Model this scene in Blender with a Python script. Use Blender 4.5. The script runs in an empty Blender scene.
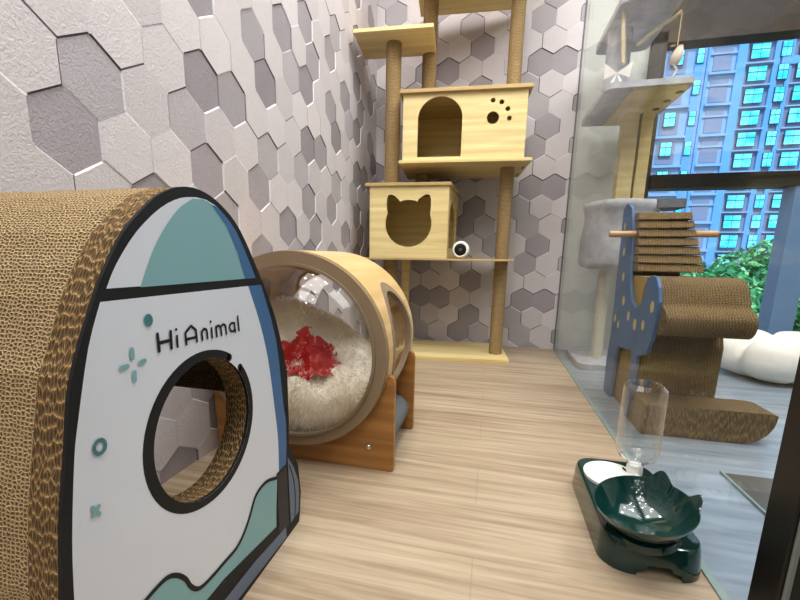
import bpy, bmesh, math, random
from mathutils import Vector, Matrix, noise
from mathutils.geometry import tessellate_polygon
PI = math.pi
COL = bpy.context.scene.collection
random.seed(7)

# ------------------------------------------------------------------ helpers
def link(name, me, parent=None):
    o = bpy.data.objects.new(name, me); COL.objects.link(o)
    if parent is not None: o.parent = parent
    return o
def tag(o, label=None, cat=None, group=None, kind=None):
    if label: o['label'] = label
    if cat: o['category'] = cat
    if group: o['group'] = group
    if kind: o['kind'] = kind
    return o
def thing(name, label, cat, loc=(0,0,0), rotz=0, group=None):
    o = bpy.data.objects.new(name, None); COL.objects.link(o)
    o.location = loc; o.rotation_euler = (0,0,rotz); o.empty_display_size = .05
    return tag(o, label, cat, group)

class MB:
    """collects faces and builds ONE mesh"""
    def __init__(s):
        s.v=[]; s.f=[]; s.m=[]; s.uv=[]; s.c=[]
    def vert(s,p): s.v.append(tuple(p)); return len(s.v)-1
    def face(s, idx, m=0, uv=None, c=None):
        s.f.append(tuple(idx)); s.m.append(m); s.uv.append(uv); s.c.append(c)
    def poly(s, pts, m=0, uv=None, c=None):
        s.face([s.vert(p) for p in pts], m, uv, c)
    def box(s, lo, hi, m=0, M=None):
        x0,y0,z0=lo; x1,y1,z1=hi
        P=[(x0,y0,z0),(x1,y0,z0),(x1,y1,z0),(x0,y1,z0),(x0,y0,z1),(x1,y0,z1),(x1,y1,z1),(x0,y1,z1)]
        if M is not None: P=[tuple(M@Vector(p)) for p in P]
        b=[s.vert(p) for p in P]
        for q in ((3,2,1,0),(4,5,6,7),(0,1,5,4),(1,2,6,5),(2,3,7,6),(3,0,4,7)): s.face([b[i] for i in q], m)
    def tube(s, pts, r, n=12, m=0, caps=True):
        pts=[Vector(p) for p in pts]; rs=r if isinstance(r,(list,tuple)) else [r]*len(pts)
        rings=[]
        for i,p in enumerate(pts):
            d=(pts[min(i+1,len(pts)-1)]-pts[max(i-1,0)]).normalized()
            a=d.orthogonal().normalized() if i==0 else (prev-d*prev.dot(d)).normalized()
            prev=a; b=d.cross(a)
            rings.append([s.vert(p+(a*math.cos(2*PI*k/n)+b*math.sin(2*PI*k/n))*rs[i]) for k in range(n)])
        L=0
        for i in range(len(rings)-1):
            h=(pts[i+1]-pts[i]).length
            for k in range(n):
                k2=(k+1)%n; w=2*PI*rs[i]/n
                s.face([rings[i][k],rings[i][k2],rings[i+1][k2],rings[i+1][k]],m,[(k*w,L),((k+1)*w,L),((k+1)*w,L+h),(k*w,L+h)])
            L+=h
        if caps:
            s.face(rings[0][::-1],m); s.face(rings[-1],m)
    def lathe(s, prof, n=32, m=0, M=None, f=None):
        rings=[]
        for (r,z) in prof:
            ring=[]
            for k in range(n):
                a=2*PI*k/n; p=Vector((r*math.cos(a), r*math.sin(a), z))
                if f: p=f(p,a,r,z)
                if M is not None: p=M@p
                ring.append(s.vert(p))
            rings.append(ring)
        for i in range(len(rings)-1):
            for k in range(n):
                s.face([rings[i][k],rings[i][(k+1)%n],rings[i+1][(k+1)%n],rings[i+1][k]],m)
        if prof[0][0]>1e-6: pass
    def extrude(s, prof, F, t0, t1, m=0, mc=None, holes=(), closed=True):
        """prof: 2D outline (a,b); F(a,b,t)->3D ; side faces get UV (t, arclength)"""
        mc = m if mc is None else mc
        for loop in [prof]+list(holes):
            n=len(loop); L=0; steps=max(1,int(abs(t1-t0)/.06))
            for i in range(n):
                p=loop[i]; q=loop[(i+1)%n]; h=math.dist(p,q)
                s.face([s.vert(F(*p,t0)),s.vert(F(*q,t0)),s.vert(F(*q,t1)),s.vert(F(*p,t1))],m,
                       [(t0,L),(t0,L+h),(t1,L+h),(t1,L)])
                L+=h
        s.cap(prof,F,t0,mc,holes); s.cap(prof,F,t1,mc,holes)
    def cap(s, prof, F, t, m=0, holes=()):
        loops=[prof]+list(holes); flat=[p for l in loops for p in l]
        tris=tessellate_polygon([[Vector((a,b,0)) for a,b in l] for l in loops])
        vi=[s.vert(F(a,b,t)) for a,b in flat]
        for t3 in tris: s.face([vi[i] for i in t3], m, [flat[i] for i in t3])
    def build(s, name, mats, parent=None, smooth=None, merge=1e-5, bevel=0, sub=0, recalc=True):
        me=bpy.data.meshes.new(name); me.from_pydata(s.v,[],s.f)
        if not isinstance(mats,(list,tuple)): mats=[mats]
        for mt in mats: me.materials.append(mt)
        me.polygons.foreach_set('material_index', s.m)
        if any(u is not None for u in s.uv):
            ul=me.uv_layers.new(name='UVMap')
            for p,u in zip(me.polygons,s.uv):
                if u:
                    for li,c in zip(p.loop_indices,u): ul.data[li].uv=c
        if any(c is not None for c in s.c):
            ca=me.color_attributes.new('Col','FLOAT_COLOR','CORNER')
            for p,c in zip(me.polygons,s.c):
                c=c or (1,1,1)
                for li in p.loop_indices: ca.data[li].color=(c[0],c[1],c[2],1)
        bm=bmesh.new(); bm.from_mesh(me)
        if merge: bmesh.ops.remove_doubles(bm,verts=bm.verts,dist=merge)
        if recalc: bmesh.ops.recalc_face_normals(bm,faces=bm.faces)
        bm.to_mesh(me); bm.free()
        if smooth is not None:
            me.polygons.foreach_set('use_smooth',[True]*len(me.polygons))
            me.update()
            try: me.set_sharp_from_angle(angle=math.radians(smooth))
            except Exception: pass
        o=link(name,me,parent)
        if bevel:
            b=o.modifiers.new('bevel','BEVEL'); b.width=bevel; b.segments=2; b.limit_method='ANGLE'; b.angle_limit=math.radians(40)
        if sub:
            d=o.modifiers.new('sub','SUBSURF'); d.levels=sub; d.render_levels=sub
        return o
def carve(o, mb, name='cutter'):
    """boolean-cut now, so no helper object stays in the scene"""
    me=bpy.data.meshes.new(name); me.from_pydata(mb.v,[],mb.f)
    bm=bmesh.new(); bm.from_mesh(me); bmesh.ops.remove_doubles(bm,verts=bm.verts,dist=1e-6); bmesh.ops.recalc_face_normals(bm,faces=bm.faces); bm.to_mesh(me); bm.free()
    c=bpy.data.objects.new(name,me); COL.objects.link(c)
    md=o.modifiers.new('cut','BOOLEAN'); md.operation='DIFFERENCE'; md.object=c; md.solver='EXACT'
    par=o.parent; o.parent=None
    bpy.context.view_layer.update()
    ev=o.evaluated_get(bpy.context.evaluated_depsgraph_get())
    nm=bpy.data.meshes.new_from_object(ev)
    o.modifiers.remove(md); o.data=nm; o.parent=par
    bpy.data.objects.remove(c); return o

def circ(cx,cy,r,n=32,a0=0,a1=2*PI,ry=None):
    ry=r if ry is None else ry
    e = n if abs(a1-a0)<2*PI-1e-6 else n
    full=abs(a1-a0)>=2*PI-1e-6
    return [(cx+r*math.cos(a0+(a1-a0)*i/(n if full else n-1)), cy+ry*math.sin(a0+(a1-a0)*i/(n if full else n-1))) for i in range(n)]
def rrect(x0,y0,x1,y1,r,n=6):
    p=[]
    for cx,cy,a in ((x1-r,y1-r,0),(x0+r,y1-r,PI/2),(x0+r,y0+r,PI),(x1-r,y0+r,1.5*PI)):
        p+=[(cx+r*math.cos(a+PI/2*i/n),cy+r*math.sin(a+PI/2*i/n)) for i in range(n+1)]
    return p
def smooth_loop(pts, k=3, closed=True):
    """Catmull-Rom"""
    n=len(pts); out=[]
    R=range(n) if closed else range(n-1)
    for i in R:
        g=lambda j: pts[j%n] if closed else pts[max(0,min(n-1,j))]
        p0,p1,p2,p3=g(i-1),g(i),g(i+1),g(i+2)
        for s in range(k):
            t=s/k
            out.append(tuple(.5*((2*p1[d])+(-p0[d]+p2[d])*t+(2*p0[d]-5*p1[d]+4*p2[d]-p3[d])*t*t+(-p0[d]+3*p1[d]-3*p2[d]+p3[d])*t**3) for d in range(len(p1))))
    if not closed: out.append(tuple(pts[-1]))
    return out

# ------------------------------------------------------------------ materials
class NT:
    def __init__(s,name,out=True):
        s.m=bpy.data.materials.new(name); s.m.use_nodes=True; s.t=s.m.node_tree; s.t.nodes.clear()
        s.out=s.n('ShaderNodeOutputMaterial')
    def n(s,k,**kw):
        nd=s.t.nodes.new(k)
        for a,b in kw.items():
            if a in nd.inputs: nd.inputs[a].default_value=b
            else: setattr(nd,a,b)
        return nd
    def l(s,a,b): s.t.links.new(a,b)
    def bsdf(s,**kw):
        b=s.n('ShaderNodeBsdfPrincipled')
        for k,v in kw.items(): b.inputs[k.replace('_',' ')].default_value=v
        s.l(b.outputs[0],s.out.inputs[0]); return b
    def math(s,op,a,b=None,clamp=False):
        nd=s.n('ShaderNodeMath',operation=op); nd.use_clamp=clamp
        for i,x in enumerate((a,b)):
            if x is None: continue
            if isinstance(x,(int,float)): nd.inputs[i].default_value=x
            else: s.l(x,nd.inputs[i])
        return nd.outputs[0]
    def coord(s,scale=(1,1,1),kind='Object',rot=(0,0,0)):
        tc=s.n('ShaderNodeTexCoord'); mp=s.n('ShaderNodeMapping'); mp.inputs['Scale'].default_value=scale; mp.inputs['Rotation'].default_value=rot
        s.l(tc.outputs[kind],mp.inputs[0]); return mp.outputs[0]
    def noise(s,vec,scale=5,detail=4,rough=.5,dist=0):
        nd=s.n('ShaderNodeTexNoise'); nd.inputs['Scale'].default_value=scale; nd.inputs['Detail'].default_value=detail
        nd.inputs['Roughness'].default_value=rough; nd.inputs['Distortion'].default_value=dist
        if vec is not None: s.l(vec,nd.inputs['Vector'])
        return nd.outputs['Fac']
    def ramp(s,fac,stops,interp='LINEAR'):
        r=s.n('ShaderNodeValToRGB'); r.color_ramp.interpolation=interp
        e=r.color_ramp.elements
        while len(e)<len(stops): e.new(.5)
        for el,(p,c) in zip(e,stops): el.position=p; el.color=(*srgb(c),1)
        s.l(fac,r.inputs[0]); return r.outputs[0]
    def mix(s,fac,a,b,mode='MIX'):
        m=s.n('ShaderNodeMix',data_type='RGBA',blend_type=mode)
        for i,x in ((0,fac),(6,a),(7,b)):
            if isinstance(x,(int,float)): m.inputs[i].default_value=x
            elif isinstance(x,tuple): m.inputs[i].default_value=(*x,1) if len(x)==3 else x
            else: s.l(x,m.inputs[i])
        return m.outputs[2]
    def bump(s,h,strength=.3,dist=.002):
        b=s.n('ShaderNodeBump'); b.inputs['Strength'].default_value=strength; b.inputs['Distance'].default_value=dist
        s.l(h,b.inputs['Height']); return b.outputs[0]
def srgb(c):
    if isinstance(c,str):
        c=c.lstrip('#'); c=tuple(int(c[i:i+2],16)/255 for i in (0,2,4))
    return tuple(x/12.92 if x<=.04045 else ((x+.055)/1.055)**2.4 for x in c)
def plain(name,c,rough=.5,metal=0,var=.06,vs=30,bump=0,bs=200,**kw):
    n=NT(name); b=n.bsdf(Roughness=rough,Metallic=metal,**kw)
    base=srgb(c); v=n.coord(); f=n.noise(v,vs,3)
    lo=tuple(x*(1-var) for x in base); hi=tuple(min(1,x*(1+var)) for x in base)
    n.l(n.mix(f,lo,hi),b.inputs['Base Color'])
    if bump: n.l(n.bump(n.noise(v,bs,3),bump,.002),b.inputs['Normal'])
    return n.m
def wood(name,dark,light,scale=1,rough=.45,axis=0,grain=1.0,bump=.05):
    n=NT(name); b=n.bsdf(Roughness=rough)
    sc=[26*scale]*3; sc[axis]=1.6*scale
    v=n.coord(tuple(sc)); f=n.noise(v,1.0,6,.6,.6)
    w=n.n('ShaderNodeTexWave'); w.wave_type='BANDS'; w.bands_direction='XYZ'[2 if axis!=2 else 0]
    sc2=[6*scale]*3; sc2[axis]=.7*scale
    n.l(n.coord(tuple(sc2)),w.inputs['Vector']); w.inputs['Scale'].default_value=1.3; w.inputs['Distortion'].default_value=6; w.inputs['Detail'].default_value=3
    ff=n.math('ADD',n.math('MULTIPLY',f,.86),n.math('MULTIPLY',w.outputs['Fac'],.14))
    mid=tuple((a+b_)/2 for a,b_ in zip(*[tuple(int(c.lstrip('#')[i:i+2],16)/255 for i in (0,2,4)) for c in (dark,light)]))
    n.l(n.ramp(ff,[(.25,dark),(.5,mid),(.72,light)]),b.inputs['Base Color'])
    n.l(n.bump(f,bump,.002),b.inputs['Normal'])
    return n.m
def cardboard(name,lite,dark,su,sv,stretch=1.0,rand=.55,edge=.18,bump=1.0):
    """open corrugated cells seen end-on: UV based voronoi"""
    n=NT(name); b=n.bsdf(Roughness=.9)
    tc=n.n('ShaderNodeTexCoord'); mp=n.n('ShaderNodeMapping'); mp.inputs['Scale'].default_value=(su,sv,1)
    n.l(tc.outputs['UV'],mp.inputs[0])
    dn=n.n('ShaderNodeTexNoise'); dn.inputs['Scale'].default_value=.35; n.l(mp.outputs[0],dn.inputs['Vector'])
    off=n.n('ShaderNodeVectorMath',operation='SCALE'); n.l(dn.outputs['Color'],off.inputs[0]); off.inputs['Scale'].default_value=.9
    ad=n.n('ShaderNodeVectorMath',operation='ADD'); n.l(mp.outputs[0],ad.inputs[0]); n.l(off.outputs[0],ad.inputs[1])
    vo=n.n('ShaderNodeTexVoronoi',voronoi_dimensions='2D',feature='DISTANCE_TO_EDGE'); vo.inputs['Scale'].default_value=1; vo.inputs['Randomness'].default_value=rand
    n.l(ad.outputs[0],vo.inputs['Vector'])
    h=n.ramp(vo.outputs['Distance'],[(0.02,lite),(edge,tuple_mid(lite,dark)),(edge+.22,dark)])
    big=n.noise(mp.outputs[0],.08,3)
    n.l(n.mix(.5,h,n.ramp(big,[(.3,dark),(.7,lite)]),'MIX') if False else n.mix(n.math('MULTIPLY',big,.28),h,srgb(lite)+(1,)),b.inputs['Base Color'])
    inv=n.math('SUBTRACT',1,n.math('MULTIPLY',vo.outputs['Distance'],2.2,),True)
    n.l(n.bump(inv,bump,.003),b.inputs['Normal'])
    return n.m
def tuple_mid(a,b):
    A=[int(a.lstrip('#')[i:i+2],16) for i in (0,2,4)]; B=[int(b.lstrip('#')[i:i+2],16) for i in (0,2,4)]
    return '#%02x%02x%02x'%tuple((x+y)//2 for x,y in zip(A,B))
def pane_glass(name,tint=(.93,.97,.96),f0=.075,rough=0.0,power=5.0,gloss=1.0,amp=1.0):
    """clear sheet: see-through with angle-dependent mirror reflection (Schlick)"""
    n=NT(name)
    g=n.n('ShaderNodeNewGeometry'); d=n.n('ShaderNodeVectorMath',operation='DOT_PRODUCT')
    n.l(g.outputs['Incoming'],d.inputs[0]); n.l(g.outputs['Normal'],d.inputs[1])
    c=n.math('ABSOLUTE',d.outputs['Value']); p=n.math('MULTIPLY',n.math('POWER',n.math('SUBTRACT',1,c,True),power),amp)
    F=n.math('ADD',f0,n.math('MULTIPLY',p,1-f0),True)
    tr=n.n('ShaderNodeBsdfTransparent'); tr.inputs[0].default_value=(*tint,1)
    gl=n.n('ShaderNodeBsdfGlossy'); gl.inputs['Roughness'].default_value=rough; gl.inputs['Color'].default_value=(gloss,gloss,gloss,1)
    mx=n.n('ShaderNodeMixShader'); n.l(F,mx.inputs[0]); n.l(tr.outputs[0],mx.inputs[1]); n.l(gl.outputs[0],mx.inputs[2])
    n.l(mx.outputs[0],n.out.inputs[0]); return n.m

M={}
M['pine']=wood('pine plywood','#cdb67c','#e9d9a6',1,.5,0)
M['pine_up']=wood('pine edge','#a98f5e','#cdb583',1,.55,0)
M['bent']=wood('bent birch','#c9a66e','#e2c698',1,.35,1,bump=.03)
M['oak']=wood('oak stand','#8a5d2e','#b98a50',1.2,.4,0)
M['ring']=plain('taupe ring','#94816a',.4,var=.04)
M['screw']=plain('steel screw','#c8c8c8',.25,.9)
M['felt']=plain('grey felt','#6f7276',.95,var=.25,vs=400,bump=.6,bs=600)
M['plush']=plain('grey plush','#b2b3b8',.95,var=.34,vs=26,bump=1.0,bs=90)
M['plushdark']=plain('dark plush','#77797e',.95,var=.2,vs=80,bump=.8,bs=250)
M['cream']=plain('cream plush pole','#cfc9b5',.9,var=.08,vs=120,bump=.5,bs=300)
M['fur']=plain('ivory fur','#fffbf1',.9,var=.05,vs=40)
def furmat(name,c):
    n=NT(name); d=n.n('ShaderNodeBsdfDiffuse'); t=n.n('ShaderNodeBsdfTranslucent'); m=n.n('ShaderNodeMixShader'); m.inputs[0].default_value=.42
    d.inputs[0].default_value=(*srgb(c),1); t.inputs[0].default_value=(*srgb(c),1)
    n.l(d.outputs[0],m.inputs[1]); n.l(t.outputs[0],m.inputs[2]); n.l(m.outputs[0],n.out.inputs[0]); return n.m
M['furb']=furmat('ivory fibre','#fffaf0')
M['furw']=plain('white fleece','#f4efe6',.95,var=.04,vs=60,bump=.5,bs=300)
M['red']=plain('red cloth','#b0151c',.5,var=.3,vs=25)
M['pink']=plain('pale pink print','#d98a86',.6)
M['ink']=plain('black ink','#111315',.6)
M['paper']=plain('white print','#d9dee8',.45,var=.015)
M['teal']=plain('teal print','#86b0b6',.45,var=.02)
M['dteal']=plain('dark teal print','#4c8086',.45,var=.02)
M['blue']=plain('denim blue print','#47709d',.45,var=.02)
M['slate']=plain('slate print','#66758a',.45,var=.02)
M['inkgrey']=plain('charcoal print','#2b2c33',.5,var=.02)
M['card']=cardboard('corrugated ends','#dcc195','#4d371b',215,265,edge=.2)
M['cardstreak']=cardboard('corrugated streaks','#b39466','#4a3519',300,95,rand=.8,edge=.14)
M['cardtube']=cardboard('corrugated tube','#a58453','#33240f',300,110,rand=.9)
M['cardflat']=plain('kraft liner','#8c744f',.9,var=.15,vs=120,bump=.5,bs=200)
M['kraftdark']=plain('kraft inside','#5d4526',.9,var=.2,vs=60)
M['card2']=cardboard('scratcher cells','#a78d64','#4a381f',125,190,edge=.14)
M['card3']=cardboard('scratcher layers','#9a8158','#54422a',300,30,rand=.9)
M['green']=plain('dark green glaze','#08332f',.12,var=.05,Coat_Weight=.6)
M['white']=plain('white plastic','#efefec',.25,var=.01)
M['black']=plain('black plastic','#0b0b0c',.35,var=.1)
M['frame']=plain('black frame','#0d0b08',.4,var=.1)
M['jamb']=plain('brown window frame','#2b2117',.5,var=.1)
M['mull']=plain('grey blue mullion','#6c88a8',.4,var=.04)
M['pwall']=plain('pale wall paint','#c3c6bf',.7,var=.02)
M['darkwall']=plain('taupe soffit','#2d2825',.6,var=.1,vs=3)
M['ceil']=plain('ceiling paint','#8f8a84',.8,var=.01)
M['glass']=pane_glass('partition glass',(.975,.985,.98),.013,power=5.6,amp=.5)
M['gedge']=plain('glass edge green','#8f9f9c',.2,var=.05)
M['wglass']=pane_glass('window glass',(.97,.99,1.0),.015)
M['dome']=pane_glass('clear acrylic',(.985,.98,.975),.05,.012)
M['bottle']=pane_glass('clear bottle plastic',(.95,.95,.94),.06,.015,2.4)
M['dowel']=wood('dowel','#b98f5f','#dcb98b',2,.5,0)
M['bluepanel']=plain('blue printed board','#4f6f98',.6,var=.06)
M['yellowdot']=plain('pale yellow dots','#cdbf86',.6)
M['mouse']=plain('toy mouse fur','#cfc6ba',.9,var=.2,vs=200)
M['wire']=plain('cream stick','#cfc2a2',.4)

def sisal():
    n=NT('sisal rope'); b=n.bsdf(Roughness=.9)
    v=n.coord((1,1,1)); w=n.n('ShaderNodeTexWave',wave_type='BANDS',bands_direction='Z'); w.inputs['Scale'].default_value=55; w.inputs['Distortion'].default_value=1.2; w.inputs['Detail'].default_value=2
    n.l(v,w.inputs['Vector']); f=n.noise(v,180,3)
    n.l(n.ramp(n.math('ADD',n.math('MULTIPLY',w.outputs['Fac'],.5),n.math('MULTIPLY',f,.5)),[(.2,'#7d6744'),(.55,'#a58c64'),(.85,'#bfa87e')]),b.inputs['Base Color'])
    n.l(n.bump(w.outputs['Fac'],.7,.003),b.inputs['Normal']); return n.m
M['sisal']=sisal()
def laminate():
    n=NT('laminate floor'); b=n.bsdf(Roughness=.42)
    v=n.coord((1.3,34,1)); f1=n.noise(v,1.6,8,.68,.5); v2=n.coord((4,120,1)); f2=n.noise(v2,1.2,4,.6)
    f3=n.noise(n.coord((.9,9,1)),1.3,3,.5,.4)
    br=n.n('ShaderNodeTexBrick'); br.offset=.37; br.inputs['Scale'].default_value=1; br.inputs['Brick Width'].default_value=1.3; br.inputs['Row Height'].default_value=.155
    br.inputs['Mortar Size'].default_value=.0012; br.inputs['Color1'].default_value=(.0,.0,.0,1); br.inputs['Color2'].default_value=(1,1,1,1); br.inputs['Mortar'].default_value=(.5,.5,.5,1)
    n.l(n.coord((1,1,1)),br.inputs['Vector'])
    f=n.math('ADD',n.math('ADD',n.math('MULTIPLY',f1,.55),n.math('MULTIPLY',f2,.2)),n.math('MULTIPLY',f3,.25))
    c=n.ramp(f,[(.32,'#75634f'),(.43,'#9a8771'),(.53,'#b09f88'),(.68,'#c5b7a2')])
    tone=n.mix(n.math('MULTIPLY',br.outputs['Color'],.07),c,srgb('#9f8f7c')+(1,))
    c2=n.mix(n.math('MULTIPLY',br.outputs['Fac'],.35),tone,srgb('#8e7c68')+(1,))
    n.l(c2,b.inputs['Base Color']); n.l(n.bump(f1,.12,.002),b.inputs['Normal']); return n.m
M['floor']=laminate()
def rfloor():
    n=NT('grey tile floor'); b=n.bsdf(Roughness=.22)
    f=n.noise(n.coord((2,14,1)),2,5,.6,.4)
    n.l(n.ramp(f,[(.3,'#7b8794'),(.6,'#96a1ac'),(.8,'#a8b0b7')]),b.inputs['Base Color']); return n.m
M['rfloor']=rfloor()
def hexmat():
    n=NT('hexagon wallpaper'); b=n.bsdf(Roughness=.6)
    a=n.n('ShaderNodeVertexColor'); a.layer_name='Col'
    v=n.coord(); f=n.noise(v,60,4,.6); f2=n.noise(v,9,3,.5)
    c=n.mix(n.math('MULTIPLY',f,.12),a.outputs['Color'],srgb('#77757a')+(1,))
    c=n.mix(n.math('MULTIPLY',f2,.10),c,srgb('#f0ecec')+(1,))
    n.l(c,b.inputs['Base Color']); n.l(n.bump(n.noise(v,170,3,.6,.8),.6,.0028),b.inputs['Normal']); return n.m
M['hex']=hexmat()

# ------------------------------------------------------------------ camera
CAM=bpy.data.cameras.new('camera'); cam=bpy.data.objects.new('camera',CAM); COL.objects.link(cam)
Rv=Vector((0.96821495,0.24978944,0.01284677)); Uv=Vector((-0.0604436,0.18382866,0.98109816)); Fv=Vector((-0.24270635,0.95069041,-0.19308383))
cam.matrix_world=Matrix(((Rv.x,Uv.x,-Fv.x,0),(Rv.y,Uv.y,-Fv.y,0),(Rv.z,Uv.z,-Fv.z,.4926),(0,0,0,1)))
CAM.sensor_width=36; CAM.lens=36*410.353/800; CAM.shift_x=.02057; CAM.shift_y=.04527; CAM.clip_start=.02; CAM.clip_end=500
bpy.context.scene.camera=cam

# ------------------------------------------------------------------ room shell
XL=-.661; XG=.36; YB=2.3615; ZC=2.35; YF=-4.6; XR=2.6
def struct(name,mb,mat,parent=None,**k):
    o=mb.build(name,mat,parent,**k)
    if parent is None: o['kind']='structure'
    return o
def slab(name,lo,hi,mat):
    m=MB(); m.box(lo,hi); return struct(name,m,mat)
YW=-.55; XH=-4.2
slab('floor',(XH,YF,-.05),(XG+.006,YB+.1,0),M['floor'])
slab('ceiling',(XH,YF,ZC),(XR,YB+.1,ZC+.05),M['ceil'])

S=.065; HW=math.sqrt(3)/2*S
TL={0:{0:2,4:2},1:{5:3,7:2},2:{0:3},3:{5:3,9:2,3:2},4:{2:3,6:2},5:{5:3,9:3}}
TB={0:{0:3,8:3},1:{3:3},2:{8:3,2:2},3:{9:2,5:2},4:{8:2,2:3,4:2},5:{7:2,3:3}}
def clip(poly,ax,val,keep_less):
    out=[]
    for i in range(len(poly)):
        a=poly[i]; b=poly[(i+1)%len(poly)]
        ia=(a[ax]<=val) if keep_less else (a[ax]>=val); ib=(b[ax]<=val) if keep_less else (b[ax]>=val)
        if ia: out.append(a)
        if ia!=ib:
            t=(val-a[ax])/(b[ax]-a[ax]); out.append(tuple(a[k]+(b[k]-a[k])*t for k in range(3)))
    return out
def hexwall(name,u0,v0,ulo,uhi,vlo,vhi,table,place,mirror,width):
    mb=MB()
    def shade(U,n): return table[n%6].get(U%10,0)
    def info(U,n):
        r=random.Random(U%10*77+(n%6)*13+5); s=shade(U,n)
        h=(.0022 if s==0 else .0012 if s==2 else .0)+ (r.choice([0,.0007,.0014]) if s==0 else 0)
        base={0:(203,197,201),2:(168,163,169),3:(150,143,150)}[s]; k=r.uniform(-5,6)+( r.uniform(-9,4) if s==0 else r.uniform(-8,8))
        return h, tuple(max(0,(x+k))/255 for x in base)
    nlo=int((vlo-v0)/(1.5*S))-2; nhi=int((vhi-v0)/(1.5*S))+3; Ulo=int((ulo-u0)/HW)-2; Uhi=int((uhi-u0)/HW)+3
    for n in range(nlo,nhi):
        for U in range(Ulo,Uhi):
            if (U-n)%2: continue
            cu=u0+U*HW; cv=v0+(-1+1.5*n)*S
            h,c=info(U,n)
            # corners from top, clockwise toward +u
            cor=[(0,1),(1,.5),(1,-.5),(0,-1),(-1,-.5),(-1,.5)]
            neigh=[(1,1),(2,0),(1,-1),(-1,-1),(-2,0),(-1,1)]
            P=[(cu+a*HW,cv+b*S) for a,b in cor]
            w=width/S
            Q=[(cu+a*HW*(1-w),cv+b*S*(1-w)) for a,b in cor]
            inner=[]
            edge=[]
            for k in range(6):
                nh,_=info(U+neigh[k][0],n+neigh[k][1]); edge.append(h-nh)
            # move inner corner only where a drawn edge touches it
            I=[Q[k] if (edge[k]>1e-4 or edge[k-1]>1e-4) else P[k] for k in range(6)]
            def put(poly,col):
                for ax,val,kl in ((0,ulo,False),(0,uhi,True),(1,vlo,False),(1,vhi,True)):
                    poly=clip(poly,ax,val,kl)
                    if len(poly)<3: return
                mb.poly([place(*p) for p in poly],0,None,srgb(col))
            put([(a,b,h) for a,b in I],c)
            for k in range(6):
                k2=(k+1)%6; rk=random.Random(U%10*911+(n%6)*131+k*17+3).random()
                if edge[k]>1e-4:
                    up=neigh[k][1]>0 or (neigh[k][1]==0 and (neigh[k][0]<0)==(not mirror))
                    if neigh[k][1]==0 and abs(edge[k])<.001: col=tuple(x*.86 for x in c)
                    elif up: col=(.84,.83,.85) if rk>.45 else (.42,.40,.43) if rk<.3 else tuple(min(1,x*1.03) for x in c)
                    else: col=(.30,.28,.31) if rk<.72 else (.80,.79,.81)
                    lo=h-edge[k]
                else: col=c; lo=h
                if I[k]==P[k] and I[k2]==P[k2]: continue
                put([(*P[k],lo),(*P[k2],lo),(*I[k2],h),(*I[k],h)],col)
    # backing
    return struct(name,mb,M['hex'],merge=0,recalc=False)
hexwall('wall_left',.60796,.84153,YW,YB,0,ZC,TL,lambda u,v,h:(XL+h,u,v),False,.0036)
hexwall('wall_back',.28891,1.49663,XL,XG,0,ZC,TB,lambda u,v,h:(u,YB-h,v),False,.0042)
slab('wall_left_core',(XL-.1,YW,0),(XL-.002,YB+.1,ZC),M['pwall'])
slab('wall_added_hall_left',(XH-.1,YF,0),(XH,YB+.1,ZC),M['pwall'])  # guessed hall behind the camera, added for reflections
slab('wall_added_hall_back',(XH,YW+.01,0),(XL-.1,YW+.11,ZC),M['pwall'])  # closes the guessed hall, also added and unseen
slab('wall_back_core',(XL-.1,YB+.002,0),(XG,YB+.1,ZC),M['pwall'])

# neighbouring room beyond the glass
slab('floor_right',(XG+.006,YF,-.05),(XR,YB+.25,-.001),M['rfloor'])
m=MB(); m.box((.555,.2,-.001),(XR,1.055,.003)); struct('trim_1',m,plain('dark threshold','#5a554c',.25,var=.15,vs=6))
m=MB(); m.box((.552,.2,-.001),(.556,1.06,.006)); struct('trim_2',m,M['gedge'])
slab('wall_back_right',(XG,YB,0),(.655,YB+.1,ZC),M['pwall'])
slab('wall_soffit',(.655,YB,1.475),(XR,YB+.1,ZC),M['darkwall'])
slab('wall_sill',(.655,YB,0),(XR,YB+.1,.045),M['pwall'])
slab('wall_added_front',(XH,YF-.1,0),(XR,YF,ZC),M['pwall'])  # unseen wall added behind the camera, keeps sun out and fills reflections
slab('wall_right',(XR,YF,0),(XR+.1,YB+.1,ZC),M['pwall'])
# window: jamb, head, transom, mullion, panes
m=MB()
m.box((.655,YB-.03,.0),(.715,YB+.06,1.5)); m.box((.655,YB-.03,1.455),(XR,YB+.06,1.50))
fr=struct('window_1',m,M['jamb'])
m=MB(); m.box((.715,YB-.045,.822),(XR,YB+.05,.885)); m.build('transom',M['frame'],fr)
for i,x0 in enumerate((1.298,2.05)):
    m=MB(); m.box((x0,YB-.04,.045),(x0+.095,YB+.05,.822 if i==0 else 1.455)); m.build('mullion',M['mull'],fr)
m=MB(); m.box((.715,YB-.02,.045),(XR,YB+.05,.065)); m.build('window_sill',M['mull'],fr)
m=MB(); m.box((.715,YB+.012,.06),(XR,YB+.016,1.46)); m.build('pane',M['wglass'],fr,merge=0)

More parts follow.
